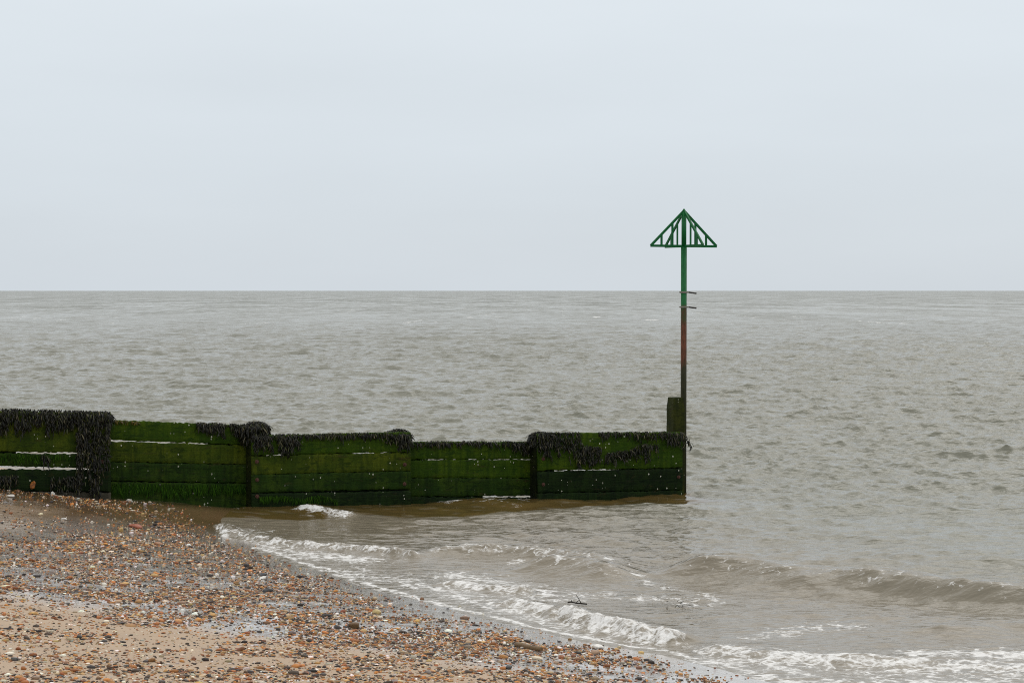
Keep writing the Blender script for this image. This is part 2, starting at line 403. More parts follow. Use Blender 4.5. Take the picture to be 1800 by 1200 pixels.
# ------------------------------------------------------------------ pebbles
def icosphere(n):
    import bmesh
    bm = bmesh.new(); bmesh.ops.create_icosphere(bm, subdivisions=n, radius=1)
    v = np.array([x.co[:] for x in bm.verts]); f = np.array([[q.index for q in p.verts] for p in bm.faces]); bm.free(); return v, f
PAL = np.array([(.50, .20, .05), (.30, .10, .028), (.42, .22, .08), (.022, .022, .025), (.07, .065, .06), (.19, .175, .16), (.42, .30, .18),
                (.62, .54, .42), (.78, .74, .68), (.28, .10, .045), (.17, .085, .045), (.38, .27, .19), (.50, .33, .13), (.045, .030, .020)])
PW = np.array([.13, .13, .13, .15, .04, .03, .10, .08, .08, .03, .08, .01, .05, .13]); PW = PW / PW.sum()
m = M('pebble_stone')
pc = m.attr('tint', 'Color'); co = m.coord()
pn = m.noise(co, 90, 4, .6)
MP = m.fin(m.mix(m.rng(pn, .3, .75, 0, .35), pc, (.12, .08, .05)), m.rng(pn, .3, .7, .38, .7), m.bump(pn, .35, .004), **{'Specular IOR Level': .3})
def scatter_pebbles(n, size, base, seed, gate):
    r = np.random.default_rng(seed)
    y = r.uniform(15, 38.5, n * 4); x = r.uniform(-1, 1, n * 4) * (1.0 + .30 * y)
    s = inland(x, y)
    gv = (x - TIP[0]) * GN[0] + (y - TIP[1]) * GN[1]
    sl = 3.4 + (y - 18.4) * .9
    dens = sstep(-.15, .9, s) * (1 - .34 * sstep(sl - .6, sl + 1.2, s + (fbm(x, y, 21, 3) - .5) * 1.6))
    streak = fbm(x * 1.1 + y * .3, y * 1.7 - x * .8, 23, 4)
    dens *= .30 + 1.2 * sstep(.38, .60, streak)
    dens *= 1 - .7 * sstep(1.1, .3, s + (fbm(x, y, 25, 2) - .5) * .6) * sstep(28, 25, y)
    db = sstep(.7, 1.6, gv) * sstep(5.0, 3.6, gv) * sstep(-5.6, -7.2, x)
    dens *= 1 - .5 * db
    dens = np.where(s < .25, dens + .02 * (s > -.5), dens) * ((gv > .03) | ((gv < -.5) & (x < -5)))
    keep = r.uniform(0, 1, len(x)) < dens * gate
    x, y, s = x[keep][:n], y[keep][:n], s[keep][:n]
    k = len(x)
    rr = np.clip(np.exp(r.normal(math.log(size), .42, k)), size * .4, size * 3)
    bv, bf = base
    nv = len(bv)
    sc3 = np.stack([rr * r.uniform(.8, 1.45, k), rr * r.uniform(.7, 1.15, k), rr * r.uniform(.28, .62, k)], 1)
    lum = bv[None] * (1 + r.uniform(-.22, .22, (k, nv, 1)))
    p = lum * sc3[:, None]
    t1 = r.normal(0, .22, k); p = np.stack([p[..., 0], p[..., 1] * np.cos(t1)[:, None] - p[..., 2] * np.sin(t1)[:, None], p[..., 1] * np.sin(t1)[:, None] + p[..., 2] * np.cos(t1)[:, None]], -1)
    a = r.uniform(0, 6.28, k); ca, sa = np.cos(a)[:, None], np.sin(a)[:, None]
    p = np.stack([p[..., 0] * ca - p[..., 1] * sa, p[..., 0] * sa + p[..., 1] * ca, p[..., 2]], -1)
    z = beach_z(x, y, s) + sc3[:, 2] * r.uniform(.15, .6, k)
    p += np.stack([x, y, z], 1)[:, None]
    ci = r.choice(len(PAL), k, p=PW); col = PAL[ci] * r.uniform(.55, 1.5, (k, 1)) * r.uniform(.92, 1.08, (k, 3))
    f = bf[None] + (np.arange(k) * nv)[:, None, None]
    return p.reshape(-1, 3), f.reshape(-1, 3), np.repeat(col, nv, 0)
ico1, ico2 = icosphere(1), icosphere(2)
parts = [scatter_pebbles(84000, .0085, ico1, 1, .66), scatter_pebbles(36000, .0150, ico1, 2, .50), scatter_pebbles(900, .024, ico2, 3, .12)]
vs, fs, cs, o = [], [], [], 0
for p_, f_, c_ in parts: vs.append(p_); fs.append(f_ + o); cs.append(c_); o += len(p_)
peb = mesh_np('shingle', np.concatenate(vs), np.concatenate(fs), MP, colors={'tint': np.concatenate(cs)})
tag(peb, 'brown grey and white pebbles strewn over the wet sand', kind='stuff')

# larger stones and shells that can be told apart
m = M('stone')
oc = m.n('ShaderNodeObjectInfo').outputs['Color']; pn = m.noise(m.coord(), 45, 5, .65)
MSt = m.fin(m.mix(m.rng(pn, .35, .7, 0, .6), oc, m.mix(.6, oc, (.05, .04, .03))), .42, m.bump(pn, .6, .01))
def stone(px, py, wpx, hpx, colr, label, name='stone', cat='stone', rough=.2, seed=0, flat=.9, group=None, yaw=None):
    r = np.random.default_rng(seed + int(px) * 7 + int(py))
    z = 0.2
    for _ in range(12):
        q = W(px, py, z); z = float(beach_z(np.array([q[0]]), np.array([q[1]]))[0]); z = max(z, 0)
    sc_ = q[1] / F
    bv, bf = icosphere(3)
    n = np.ones(len(bv))
    for i in range(7):
        d = r.normal(size=3); d /= np.linalg.norm(d); c = r.uniform(.55, .85)
        pr = bv @ d; n = np.where(pr * n > c, c / np.maximum(pr, .01), n)
    v_ = bv * n[:, None] * (1 + r.normal(0, .012, (len(bv), 1)))
    v_ *= np.array((wpx * sc_ / 2, wpx * sc_ / 2 * flat * .8, hpx * sc_ / 2)) * 1.15
    o = mesh_np(name, v_, bf, MSt)
    o.location = (q[0], q[1], z + hpx * sc_ * .30); o.rotation_euler = (r.normal(0, .1), r.normal(0, .12), r.uniform(-.4, .4) if yaw is None else yaw)
    o.color = (*colr, 1); return tag(o, label, cat, group)
G1 = 'larger stones lying on the shingle'
stone(238, 927, 23, 8, (.30, .075, .03), 'flat red brick fragment lying on wet shingle below the groyne', 'brick_fragment', 'brick')
stone(213, 934, 10, 9, (.50, .33, .12), 'small yellow stone just left and in front of the red brick fragment', group=G1)
stone(279, 957, 15, 6, (.30, .13, .05), 'small flat brown stone on the shingle right of the brick fragment', group=G1)
stone(622, 1103, 22, 13, (.14, .075, .025), 'angular dark brown stone, biggest on the middle of the beach', group=G1)
stone(662, 1078, 15, 9, (.55, .42, .18), 'pale yellow stone up-beach of the angular brown stone', group=G1)
stone(471, 1040, 17, 9, (.035, .04, .045), 'blackish blue stone in shingle left of the foamy water edge', group=G1)
stone(463, 1017, 13, 6, (.80, .77, .72), 'white stone beside a black one near the upper swash', group=G1)
stone(462, 1012, 17, 7, (.04, .04, .045), 'black stone just above the white stone near the upper swash', group=G1)
stone(817, 1087, 16, 6, (.22, .13, .08), 'brown stone with pale rim at the water edge on wet sand', group=G1)
stone(742, 1054, 8, 6, (.26, .13, .06), 'lone small brown stone standing in the thin wash', group=G1)
stone(1052, 1139, 17, 9, (.82, .80, .76), 'broken white shell on wet sand at the lower right', 'shell', 'shell')
stone(62, 1193, 16, 7, (.30, .20, .13), 'tan stone at the bottom left corner of the beach', group=G1)
stone(134, 1118, 9, 7, (.55, .22, .08), 'orange stone touching a black stone on the lower left sand', group=G1)
stone(139, 1121, 10, 7, (.035, .04, .04), 'black stone touching an orange stone on the lower left sand', group=G1)
stone(25, 1160, 13, 8, (.06, .065, .06), 'dark grey rounded stone on lower left sand beside a cream one', group=G1)
stone(40, 1162, 14, 6, (.62, .45, .30), 'cream peach stone right of a dark grey one on lower left sand', group=G1)
stone(367, 1145, 12, 7, (.04, .045, .045), 'black stone on bare sand in the lower left, no stone touching it', group=G1)
stone(894, 1175, 15, 9, (.05, .055, .055), 'dark slate stone on the shingle near the bottom edge', group=G1)
stone(944, 1158, 20, 6, (.70, .60, .45), 'long cream stone on shingle below the driftwood', group=G1)
stone(1035, 1186, 12, 6, (.05, .045, .05), 'dark purple stone at the bottom right of the shingle', group=G1)
stone(43, 861, 9, 7, (.75, .72, .66), 'white shell at the foot of the groyne near the orange weed blade', 'shell', 'shell')
stone(93, 869, 8, 7, (.72, .70, .64), 'white shell at the groyne foot in front of the grey base board', 'shell', 'shell')
stone(227, 880, 11, 5, (.66, .62, .55), 'pale shell by the groyne foot at the second bay', 'shell', 'shell')
stone(19, 873, 12, 6, (.66, .63, .58), 'pale flat shell on brown sand at the left edge', 'shell', 'shell')
stone(112, 913, 11, 5, (.74, .71, .66), 'white shell on the sand between groyne and grey shingle', 'shell', 'shell')

# ------------------------------------------------------------------ timber of the groyne
def timber(name, c1, c2, c3, vivid=0., bare=0., speck=1.):
    m = M(name); co = m.coord()
    oi = m.n('ShaderNodeObjectInfo').outputs['Random']
    big = m.noise(m.coord((1, 1, 1.2)), 2.3, 4, .6); streak = m.noise(m.coord((9, 9, 1.0)), 1.4, 4, .6)
    fine = m.noise(m.coord((1, 1, 2.2)), 42, 4, .65); grain = m.noise(m.coord((1.2, 1.2, 22)), 2.5, 4, .6)
    a = m.mix(m.rng(big, .36, .66, 0, 1, True), c1, c2)
    a = m.mix(m.rng(m.noise(m.coord((1, 1, 2)), 5.5, 6, .7, 1.0), .50, .62, 0, .85, True), a, c3)
    a = m.mix(m.rng(streak, .42, .68, 0, .8), a, c3)
    a = m.mix(m.rng(m.noise(m.coord((1, 1, 3)), 3.3, 5, .7), .60, .68, 0, .6, True), a, (.040, .030, .010))
    a = m.mix(m.rng(fine, .35, .72, 0, .55), a, tuple(x * .45 for x in c1))
    a = m.mix(m.rng(grain, .56, .74, 0, .5), a, (.022, .02, .012))
    if bare: a = m.mix(m.rng(big, .45, .6, 0, bare), a, (.085, .07, .05))
    # barnacles: scattered pale specks, in patches
    vo = m.n('ShaderNodeTexVoronoi'); vo.inputs['Scale'].default_value = 17; vo.inputs['Randomness'].default_value = 1
    m.L.new(m.coord((1, 1, .8)), vo.inputs['Vector'])
    sepc = m.n('ShaderNodeSeparateColor'); m.L.new(vo.outputs['Color'], sepc.inputs[0])
    rads = m.rng(sepc.outputs[0], .72, 1.0, .04, .26)
    gate = m.math('GREATER_THAN', sepc.outputs[0], .72)
    dot = m.math('MULTIPLY', gate, m.math('LESS_THAN', vo.outputs['Distance'], rads))
    patch = m.rng(m.noise(co, 1.6, 3), .42, .56)
    sp_ = m.math('MULTIPLY', m.math('MULTIPLY', dot, patch), .9 * speck)
    a = m.mix(sp_, a, (.50, .50, .42))
    hh = m.math('ADD', m.math('MULTIPLY', fine, .6), m.math('MULTIPLY', grain, .8))
    return m.fin(a, m.rng(fine, .3, .7, .45, .8), m.bump(hh, .8, .012), **{'Specular IOR Level': .07})
T_top = timber('algae_timber', (.028, .062, .003), (.055, .092, .004), (.013, .034, .003))
T_yel = timber('yellow_algae_timber', (.036, .060, .004), (.075, .096, .006), (.015, .030, .003))
T_mid = timber('dark_algae_timber', (.015, .038, .004), (.034, .062, .005), (.006, .016, .003))
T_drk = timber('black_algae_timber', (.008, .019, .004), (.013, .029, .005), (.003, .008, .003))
T_viv = timber('bright_algae_timber', (.022, .072, .006), (.034, .105, .006), (.010, .034, .004), speck=0)
T_bare = timber('bare_timber', (.085, .075, .055), (.055, .05, .038), (.03, .03, .02), speck=.4)
T_post = timber('post_timber', (.010, .014, .006), (.022, .030, .006), (.005, .007, .004), speck=.5)
T_end = timber('end_post_timber', (.028, .036, .006), (.050, .055, .009), (.015, .020, .005), speck=.4)

base_u, base_z = G(600, 884)
groyne = empty('groyne', tuple(P(6.5, .2, 0)))
tag(groyne, 'green weedy timber groyne running from the beach into the sea', 'groyne')
GL = np.array(groyne.location)
TK = .07
def plank(u0, u1, zt0, zt1, zb0, zb1, off, mat, seed, wob=.007, thick=TK):
    """u0 = shore end; z of the top and bottom edges at the shore end (0) and sea end (1)."""
    n = max(8, int((u0 - u1) / .022)); t = np.linspace(0, 1, n + 1); uu = u0 + (u1 - u0) * t
    zt = zt0 + (zt1 - zt0) * t + (fbm(uu * 19, uu * 0 + seed, 100 + seed, 4) - .5) * 2 * wob * 2.6 - .004 * np.sin(t * 3.1 + seed)
    zb = zb0 + (zb1 - zb0) * t + (fbm(uu * 19, uu * 0 + seed, 200 + seed, 4) - .5) * 2 * wob * 2.6
    thick = thick + .0013 * (seed % 5); off = off + .0017 * (seed % 3)
    prof = []                       # (off offset, z fraction) loop of the section
    nv = 7; bv = .007
    fzs = [0, .035, .18, .34, .5, .66, .82, .965, 1]; nv = 8
    for i in range(nv + 1): prof.append((0 if 0 < i < nv else bv, fzs[i]))
    prof += [(thick - bv, 1.0), (thick, .93), (thick, .07), (thick - bv, 0.0)]
    verts = []
    for j, (o_, fz) in enumerate(prof):
        z = zb + (zt - zb) * fz
        dis = (fbm(uu * 3.2, z * 9, 300 + seed, 4) - .5) * .010 if j <= nv else 0
        oo = off + o_ + dis
        q = TIP[None] - GT[None] * uu[:, None] - GN[None] * (oo * np.ones_like(uu))[:, None]
        verts.append(np.column_stack([q, z]))
    k = len(prof); Vv = np.concatenate(verts) - GL
    f = []
    for j in range(k):
        a = j * (n + 1); b = ((j + 1) % k) * (n + 1)
        i = np.arange(n); f.append(np.stack([a + i, a + i + 1, b + i + 1, b + i], 1))
    caps = [[j * (n + 1) for j in range(k)], [(k - 1 - j) * (n + 1) + n for j in range(k)]]
    o = mesh_np('plank', Vv, [np.concatenate(f), np.array(caps)], mat, smooth=True, parent=groyne)
    return o
PL = {}
def bay(key, xa, xb, off, rows_, ua=None, ub=None):
    for i, (ta, tb, ba, bb, mat) in enumerate(rows_):
        u0, z0 = G(xa, ta, off); u1, z1 = G(xb, tb, off)
        _, y0 = G(xa, ba, off); _, y1 = G(xb, bb, off)
        uA = u0 if ua is None else ua; uB = u1 if ub is None else ub
        ex = lambda p, q, uu: p + (q - p) * (uu - u0) / (u1 - u0)
        if ba > 900: y0 = y1 = -.6; zb = (-.6, -.6)
        else: zb = (ex(y0, y1, uA), ex(y0, y1, uB))
        PL[key, i] = plank(uA, uB, ex(z0, z1, uA), ex(z0, z1, uB), *zb, off, mat, len(PL) + 1)
BK = .075 + .28 + .002
bay(1, 0, 195, 0, [(722, 727, 793, 796.5, T_yel), (796, 800, 819, 824, T_mid), (824.8, 827, 862, 864, T_drk), (863.5, 866, 999, 999, T_bare)], ua=13.75)
bay(2, 195, 430, BK, [(738, 747, 773.4, 781.4, T_top), (775.5, 782, 811, 816, T_yel), (811.2, 816.2, 844.5, 848.5, T_mid), (846, 850, 999, 999, T_mid)], ua=11.25, ub=8.30)
bay(3, 443, 722, 0, [(766, 759, 800, 793.8, T_top), (801.2, 795, 834, 827, T_yel), (834.4, 827.6, 866, 859, T_mid), (867.6, 862, 999, 999, T_drk)])
bay(4, 722, 930, BK, [(776, 776.5, 806.6, 807, T_top), (808, 808, 839.4, 840, T_top), (839.8, 840.4, 872, 871.5, T_mid), (873.5, 874.5, 999, 999, T_drk)], ua=5.90, ub=2.90)
bay(5, 946, 1200, 0, [(762, 759, 827.2, 822, T_top), (828.6, 822.6, 866, 861, T_drk), (866.3, 861.3, 999, 999, T_drk)])
def gap_blocker(key, i, x0, x1):  # added dark strip behind a joint, blocks light so the gap reads dark
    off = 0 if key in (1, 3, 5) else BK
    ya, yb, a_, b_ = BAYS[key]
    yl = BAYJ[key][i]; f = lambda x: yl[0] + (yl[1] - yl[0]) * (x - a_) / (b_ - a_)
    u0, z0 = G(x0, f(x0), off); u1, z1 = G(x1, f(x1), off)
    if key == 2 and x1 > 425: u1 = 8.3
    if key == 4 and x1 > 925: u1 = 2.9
    o = plank(u0, u1, z0 + .05, z1 + .05, z0 - .05, z1 - .05, off + .084, T_drk, 60 + i + key * 5, thick=.02); o.name = 'gap_blocker'
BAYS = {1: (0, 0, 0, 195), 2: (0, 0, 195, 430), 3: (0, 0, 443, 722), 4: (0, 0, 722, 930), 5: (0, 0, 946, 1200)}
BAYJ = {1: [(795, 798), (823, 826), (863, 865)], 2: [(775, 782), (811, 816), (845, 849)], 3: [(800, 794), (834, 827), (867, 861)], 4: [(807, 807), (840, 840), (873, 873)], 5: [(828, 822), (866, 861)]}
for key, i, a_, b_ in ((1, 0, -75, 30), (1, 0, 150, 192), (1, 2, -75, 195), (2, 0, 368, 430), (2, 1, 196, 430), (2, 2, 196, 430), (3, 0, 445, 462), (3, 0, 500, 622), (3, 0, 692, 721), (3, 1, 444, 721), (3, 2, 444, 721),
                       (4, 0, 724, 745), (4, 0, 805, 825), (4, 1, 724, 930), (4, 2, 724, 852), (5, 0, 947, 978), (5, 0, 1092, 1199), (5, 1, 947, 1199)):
    gap_blocker(key, i, a_, b_)
PL[1, 3]['label'] = 'bare grey brown bottom board'
PL[2, 3]['label'] = 'bright green bottom board'

def post(uc, ztop, mat, wdt=.28, off0=.075, name='post'):
    mb = MB(); n = 14; a = len(mb.v)
    r = np.random.default_rng(int(uc * 100))
    for i in range(n + 1):
        z = -1.0 + (ztop + 1.0) * i / n; ww = wdt / 2 + r.normal(0, .002); sh = .02 if i == n else 0
        for su, so in ((-1, 0), (1, 0), (1, 1), (-1, 1)):
            mb.v.append(P(uc + su * (ww - sh), off0 + so * .28 + (sh if so == 0 else -sh), z + (0.0 if i < n else .012)) - GL)
    for i in range(n):
        for j in range(4):
            k = (j + 1) % 4; mb.f.append((4 * i + j, 4 * i + k, 4 * i + 4 + k, 4 * i + 4 + j))
    mb.f.append((4 * n, 4 * n + 1, 4 * n + 2, 4 * n + 3))
    return mb.build(name, mat, groyne, bevel=.012)
def zat(px, py, off=.2): return G(px, py, off)[1]
ztops = {1: zat(185, 727), 2: zat(443, 747), 3: zat(705, 760), 4: zat(955, 763), 5: zat(1186, 699)}
post(13.9, ztops[1] + .1, T_post)
post(10.98 + .14, ztops[1], T_post); post(8.55 - .145, ztops[2], T_post); post(5.62 + .145, ztops[3], T_post); post(3.12 - .145, ztops[4], T_post)
ue0, ue1 = G(1184, 740, .075)[0], G(1204, 740, .075)[0]
pe = post((ue0 + ue1) / 2, ztops[5], T_end, wdt=abs(ue0 - ue1)); pe['label'] = 'tall mossy end post'

# bolts through the plank ends
m = M('rusty_iron'); bn = m.noise(m.coord(), 60, 4)
M_rust = m.fin(m.mix(bn, (.10, .030, .014), (.025, .014, .010)), .75, m.bump(bn, .6, .004))
for key, px, py in (((3, 1), 451.5, 811), ((3, 2), 452, 843), ((3, 1), 711.5, 816), ((3, 2), 711, 850), ((3, 3), 452, 872), ((5, 1), 955, 851), ((5, 1), 1193, 838), ((5, 0), 955, 806), ((1, 1), 180, 811)):
    u_, z_ = G(px, py, 0); mb = MB(); c = P(u_, 0, z_)
    g3 = np.array((*GN, 0)); mb.tube(c - g3 * .01, c + g3 * .012, .034, n=20); mb.tube(c + g3 * .012, c + g3 * .034, .020, .017, n=6)
    o = mb.build('bolt', M_rust, PL[key], bevel=.002, origin=(0, 0, 0))
    o.data.transform(__import__('mathutils').Matrix.Translation(-groyne.location))

# ------------------------------------------------------------------ weed growing on the timber
m = M('bladder_wrack'); wt = m.attr('tint', 'Color')
M_weed = m.fin(wt, .36, m.bump(m.noise(m.coord(), 120, 3), .4, .004), **{'Specular IOR Level': .22})
WP = np.array([(.007, .008, .004), (.012, .012, .006), (.024, .024, .009), (.040, .048, .008), (.004, .004, .003), (.075, .065, .035)])
WPW = np.array([.28, .22, .14, .08, .2, .08])
GT_3 = np.array((GT[0], GT[1], 0.))
def blades(pts, outd, ln, wd, seed, pal=WP, pw=WPW, hang=1.0):
    """one curved, pointed blade per point; outd = outward direction at each point."""
    r = np.random.default_rng(seed); k = len(pts)
    L_ = ln[0] + (ln[1] - ln[0]) * r.uniform(0, 1, k) ** 2.4 * 2.2; W_ = r.uniform(wd[0], wd[1], k)
    dirv = np.stack([r.normal(0, .30, k), r.normal(0, .30, k), -np.ones(k) * hang + r.normal(0, .25, k)], 1) + outd * r.uniform(.0, .4, (k, 1))
    dirv /= np.linalg.norm(dirv, axis=1)[:, None]
    side = np.cross(dirv, outd + r.normal(0, .6, (k, 3))); side /= np.linalg.norm(side, axis=1)[:, None] + 1e-9
    nor = np.cross(side, dirv)
    vs_ = []
    for t, wf, b in ((0, .35, 0), (.4, 1, .10), (.75, .85, .06), (1, .12, -.06)):
        c = pts + dirv * (L_ * t)[:, None] + nor * (L_ * b)[:, None]
        vs_ += [c - side * (W_ * wf / 2)[:, None], c + nor * (W_ * .22 * wf)[:, None], c + side * (W_ * wf / 2)[:, None]]
    Vv = np.stack(vs_, 1)
    q = []
    for i in range(3):
        a = 3 * i; q += [(a, a + 1, a + 4, a + 3), (a + 1, a + 2, a + 5, a + 4)]
    f = np.array(q)[None] + (np.arange(k) * 12)[:, None, None]
    ci = r.choice(len(pal), k, p=np.array(pw) / sum(pw)); c = pal[ci] * r.uniform(.4, 1.2, (k, 1)) * (.45 + 1.2 * fbm(pts @ GT_3 * 9, pts[:, 2] * 9, seed, 3))[:, None]
    return Vv.reshape(-1, 3), f.reshape(-1, 4), np.repeat(c, 12, 0)
g3 = np.array((GN[0], GN[1], 0.))
def weed_points(x0, x1, top, bot, off, dens, seed, thick=(.0, .06), rag=6):
    """points over a patch of the timber face given in the photograph's pixels; top, bot = lists of (x, y)."""
    r = np.random.default_rng(seed); tx, ty = zip(*top); bx, by = zip(*bot)
    area = abs(x1 - x0) * np.mean(np.interp(np.linspace(x0, x1, 9), bx, by) - np.interp(np.linspace(x0, x1, 9), tx, ty)) / 104.0 ** 2
    n = int(area * dens); pts = []
    X_ = r.uniform(x0, x1, n); T_ = np.interp(X_, tx, ty); B_ = np.interp(X_, bx, by) + (fbm(X_ / 7., X_ * 0, seed, 3) - .5) * 4.2 * rag
    Yp = T_ + (B_ - T_) * r.uniform(0, 1, n)
    cl = fbm(X_ / 5.5, Yp / 22., seed + 9, 4)
    for a, b, c, tt in zip(X_, Yp, cl, np.clip((Yp - T_) / np.maximum(B_ - T_, 1), 0, 1)):
        if c < .26 + .36 * tt ** 1.3 or r.uniform() > .9: continue
        u_, z_ = G(a, b, off); pts.append(P(u_, off - r.uniform(*thick), z_))
    return np.array(pts)
def top_points(u0, u1, z0, z1, off, n, seed, dep=TK, h=.02):
    r = np.random.default_rng(seed); t = r.uniform(0, 1, n); g = fbm(t * 14, t * 0, seed, 3)
    t = t[r.uniform(0, 1, n) < .2 + 1.5 * (g - .25)]; n = len(t)
    return np.array([P(u0 + (u1 - u0) * a, off + r.uniform(-.02, dep), z0 + (z1 - z0) * a + r.uniform(-.01, h)) for a in t])
def mound(uc, z, seed, n=900, rr=(.21, .22, .11), offc=.2, drop=.25):
    r = np.random.default_rng(seed); pts = []; od = []
    d = r.normal(size=(n, 3)); d[:, 2] = np.abs(d[:, 2]); d /= np.linalg.norm(d, axis=1)[:, None]
    k = (.72 + .33 * r.uniform(0, 1, n)); low = r.uniform(0, 1, n) < .45
    for i in range(n):
        a, b, c = d[i] * k[i]; zz = z - .03 + c * rr[2]
        if low[i]:
            l = math.hypot(a, b) + 1e-6; a, b = a / l * .98, b / l * .98; zz = z - r.uniform(0, drop)
        pts.append(P(uc + a * rr[0], offc - b * rr[1], zz)); od.append(-GT_3 * a + g3 * b + np.array((0, 0, .4)) * c)
    od = np.array(od); od /= np.linalg.norm(od, axis=1)[:, None]
    return np.array(pts), od
GT_3 = np.array((GT[0], GT[1], 0.))
GW = 'dark seaweed clumps growing on the groyne'
def weed(label, sets, seed, pal=WP, pw=WPW, ln=(.030, .085), wd=(.011, .021), group=GW):
    vs, fs, cs, o = [], [], [], 0
    for i, s_ in enumerate(sets):
        pts, od = s_ if isinstance(s_, tuple) else (s_, np.repeat(g3[None], len(s_), 0))
        if len(pts) == 0: continue
        a, b, c = blades(pts, od, ln, wd, seed * 31 + i, pal, pw); vs.append(a); fs.append(b + o); cs.append(c); o += len(a)
    vv = np.concatenate(vs); org = vv.mean(0)
    ob = mesh_np('seaweed', vv - org, np.concatenate(fs), M_weed, colors={'tint': np.concatenate(cs)}); ob.location = org
    return tag(ob, label, 'seaweed', group)
D = 5200
z1 = lambda x, y, off=0.: G(x, y, off)[1]
weed('thick dark seaweed fringe along the top of the leftmost bay', [
    weed_points(-75, 195, [(-75, 719), (0, 721), (195, 727)], [(-75, 758), (0, 762), (30, 760), (38, 782), (46, 762), (60, 752), (120, 760), (195, 765)], 0, D, 1, (0, .08), 9),
    top_points(13.75, 10.98, z1(0, 722) + .06, z1(195, 727), 0, 2200, 2, .1, .045)], 1)
weed('long dark seaweed curtain hanging down the right end of the leftmost bay', [
    weed_points(133, 176, [(133, 757), (176, 757)], [(133, 866), (176, 869)], 0, D * .95, 3, (0, .08), 5),
    weed_points(176, 193, [(176, 760), (193, 752)], [(176, 862), (193, 850)], 0, D * .35, 4, (0, .05), 5),
    mound(11.10, ztops[1], 5, 900, (.19, .20, .07), drop=.12)], 2)
weed('dark seaweed tuft on the lowest board at the far left edge', [
    weed_points(-60, 30, [(-60, 835), (30, 833)], [(-60, 858), (30, 855)], 0, D * .7, 6, (0, .05), 4)], 3)
weed('small dark seaweed tuft low on the leftmost bay, between orange blade and long curtain', [
    weed_points(88, 136, [(88, 838), (136, 834)], [(88, 864), (136, 866)], 0, D * .6, 7, (0, .05), 5)], 33)
weed('thin dark seaweed strand hanging over the second board of the leftmost bay', [
    weed_points(70, 88, [(70, 797), (88, 800)], [(70, 826), (88, 826)], 0, D * .7, 8, (0, .04), 5)], 4)
weed('short yellow brown weed along the top left of the second bay', [
    top_points(G(196, 738, BK)[0], G(242, 740, BK)[0], z1(196, 738, BK), z1(242, 741, BK), BK, 420, 10, .07, .01)], 5,
    np.array([(.09, .085, .012), (.13, .09, .015), (.05, .04, .01)]), [.4, .3, .3], (.02, .05))
weed('dark seaweed mound capping the post between second and third bays', [
    mound(8.42, ztops[2], 11, 1500, (.24, .22, .10), drop=.28)], 6)
weed('dark seaweed hanging from the top right of the second bay', [
    weed_points(345, 432, [(345, 743), (432, 747)], [(345, 748), (380, 765), (432, 775)], BK, D * .9, 12, (0, .06), 6),
    top_points(G(345, 744, BK)[0], G(432, 747, BK)[0], z1(345, 744, BK), z1(432, 747, BK), BK, 600, 13, .08, .03)], 7)
weed('dense dark seaweed bunch at the top left of the third bay', [
    weed_points(443, 526, [(443, 764), (526, 764)], [(443, 782), (480, 793), (520, 795), (526, 788)], 0, D * 1.1, 14, (0, .08), 5),
    top_points(8.55, G(526, 765)[0], z1(443, 766), z1(526, 764), 0, 700, 15, .08, .03)], 8)
weed('thin patchy seaweed trim along the top edge of the third bay', [
    weed_points(526, 690, [(526, 764), (690, 759)], [(526, 767), (600, 769), (640, 768), (690, 776)], 0, D * .9, 16, (0, .05), 3),
    top_points(G(526, 765)[0], G(690, 760)[0], z1(526, 764), z1(690, 760), 0, 800, 17, .08, .02)], 9)
weed('rounded dark seaweed mound on the post between third and fourth bays', [
    mound(5.77, ztops[3], 18, 1500, (.20, .22, .11), drop=.25),
    weed_points(686, 722, [(686, 762), (722, 760)], [(686, 784), (722, 790)], 0, D, 19, (0, .08), 4)], 10)
weed('thin patchy seaweed trim along the top edge of the fourth bay', [
    weed_points(724, 905, [(724, 775), (905, 777)], [(724, 788), (740, 779), (785, 786), (800, 778), (905, 783)], BK, D * .75, 20, (0, .05), 4),
    top_points(5.62, G(905, 776, BK)[0], z1(724, 776, BK), z1(905, 776, BK), BK, 700, 21, .08, .02)], 11)
weed('dark seaweed hanging at the top right corner of the fourth bay', [
    weed_points(900, 934, [(900, 776), (934, 773)], [(900, 786), (934, 802)], BK, D, 22, (0, .08), 5)], 12)
weed('broad dark seaweed mass over the post and left half of the fifth bay', [
    mound(2.98, ztops[4], 23, 1200, (.20, .22, .09), drop=.2),
    weed_points(944, 980, [(944, 760), (980, 761)], [(944, 800), (980, 805)], 0, D * 1.1, 24, (0, .09), 5),
    weed_points(980, 1054, [(980, 768), (1018, 766), (1022, 780), (1054, 784)], [(980, 812), (1020, 816), (1054, 808)], 0, D * .85, 25, (0, .07), 6),
    top_points(3.12, G(1020, 760)[0], z1(946, 762), z1(1020, 761), 0, 700, 26, .08, .03)], 13)
weed('hanging seaweed band in the middle of the fifth bay face', [
    weed_points(1064, 1156, [(1064, 794), (1110, 788), (1125, 778), (1156, 778)], [(1064, 812), (1110, 804), (1130, 808), (1156, 806)], 0, D * .85, 27, (0, .06), 5)], 14)
weed('thin seaweed trim along the top right edge of the fifth bay', [
    weed_points(1052, 1172, [(1052, 760), (1172, 759)], [(1052, 764), (1120, 769), (1172, 768)], 0, D * .8, 28, (0, .05), 3),
    top_points(G(1052, 760)[0], G(1172, 759)[0], z1(1052, 760), z1(1172, 759), 0, 500, 29, .08, .02)], 15)
weed('dark seaweed tuft at the foot of the tall end post', [
    weed_points(1172, 1211, [(1172, 758), (1200, 758), (1211, 778)], [(1172, 780), (1190, 792), (1211, 788)], -.01, D * 1.2, 30, (0, .10), 4)], 16)
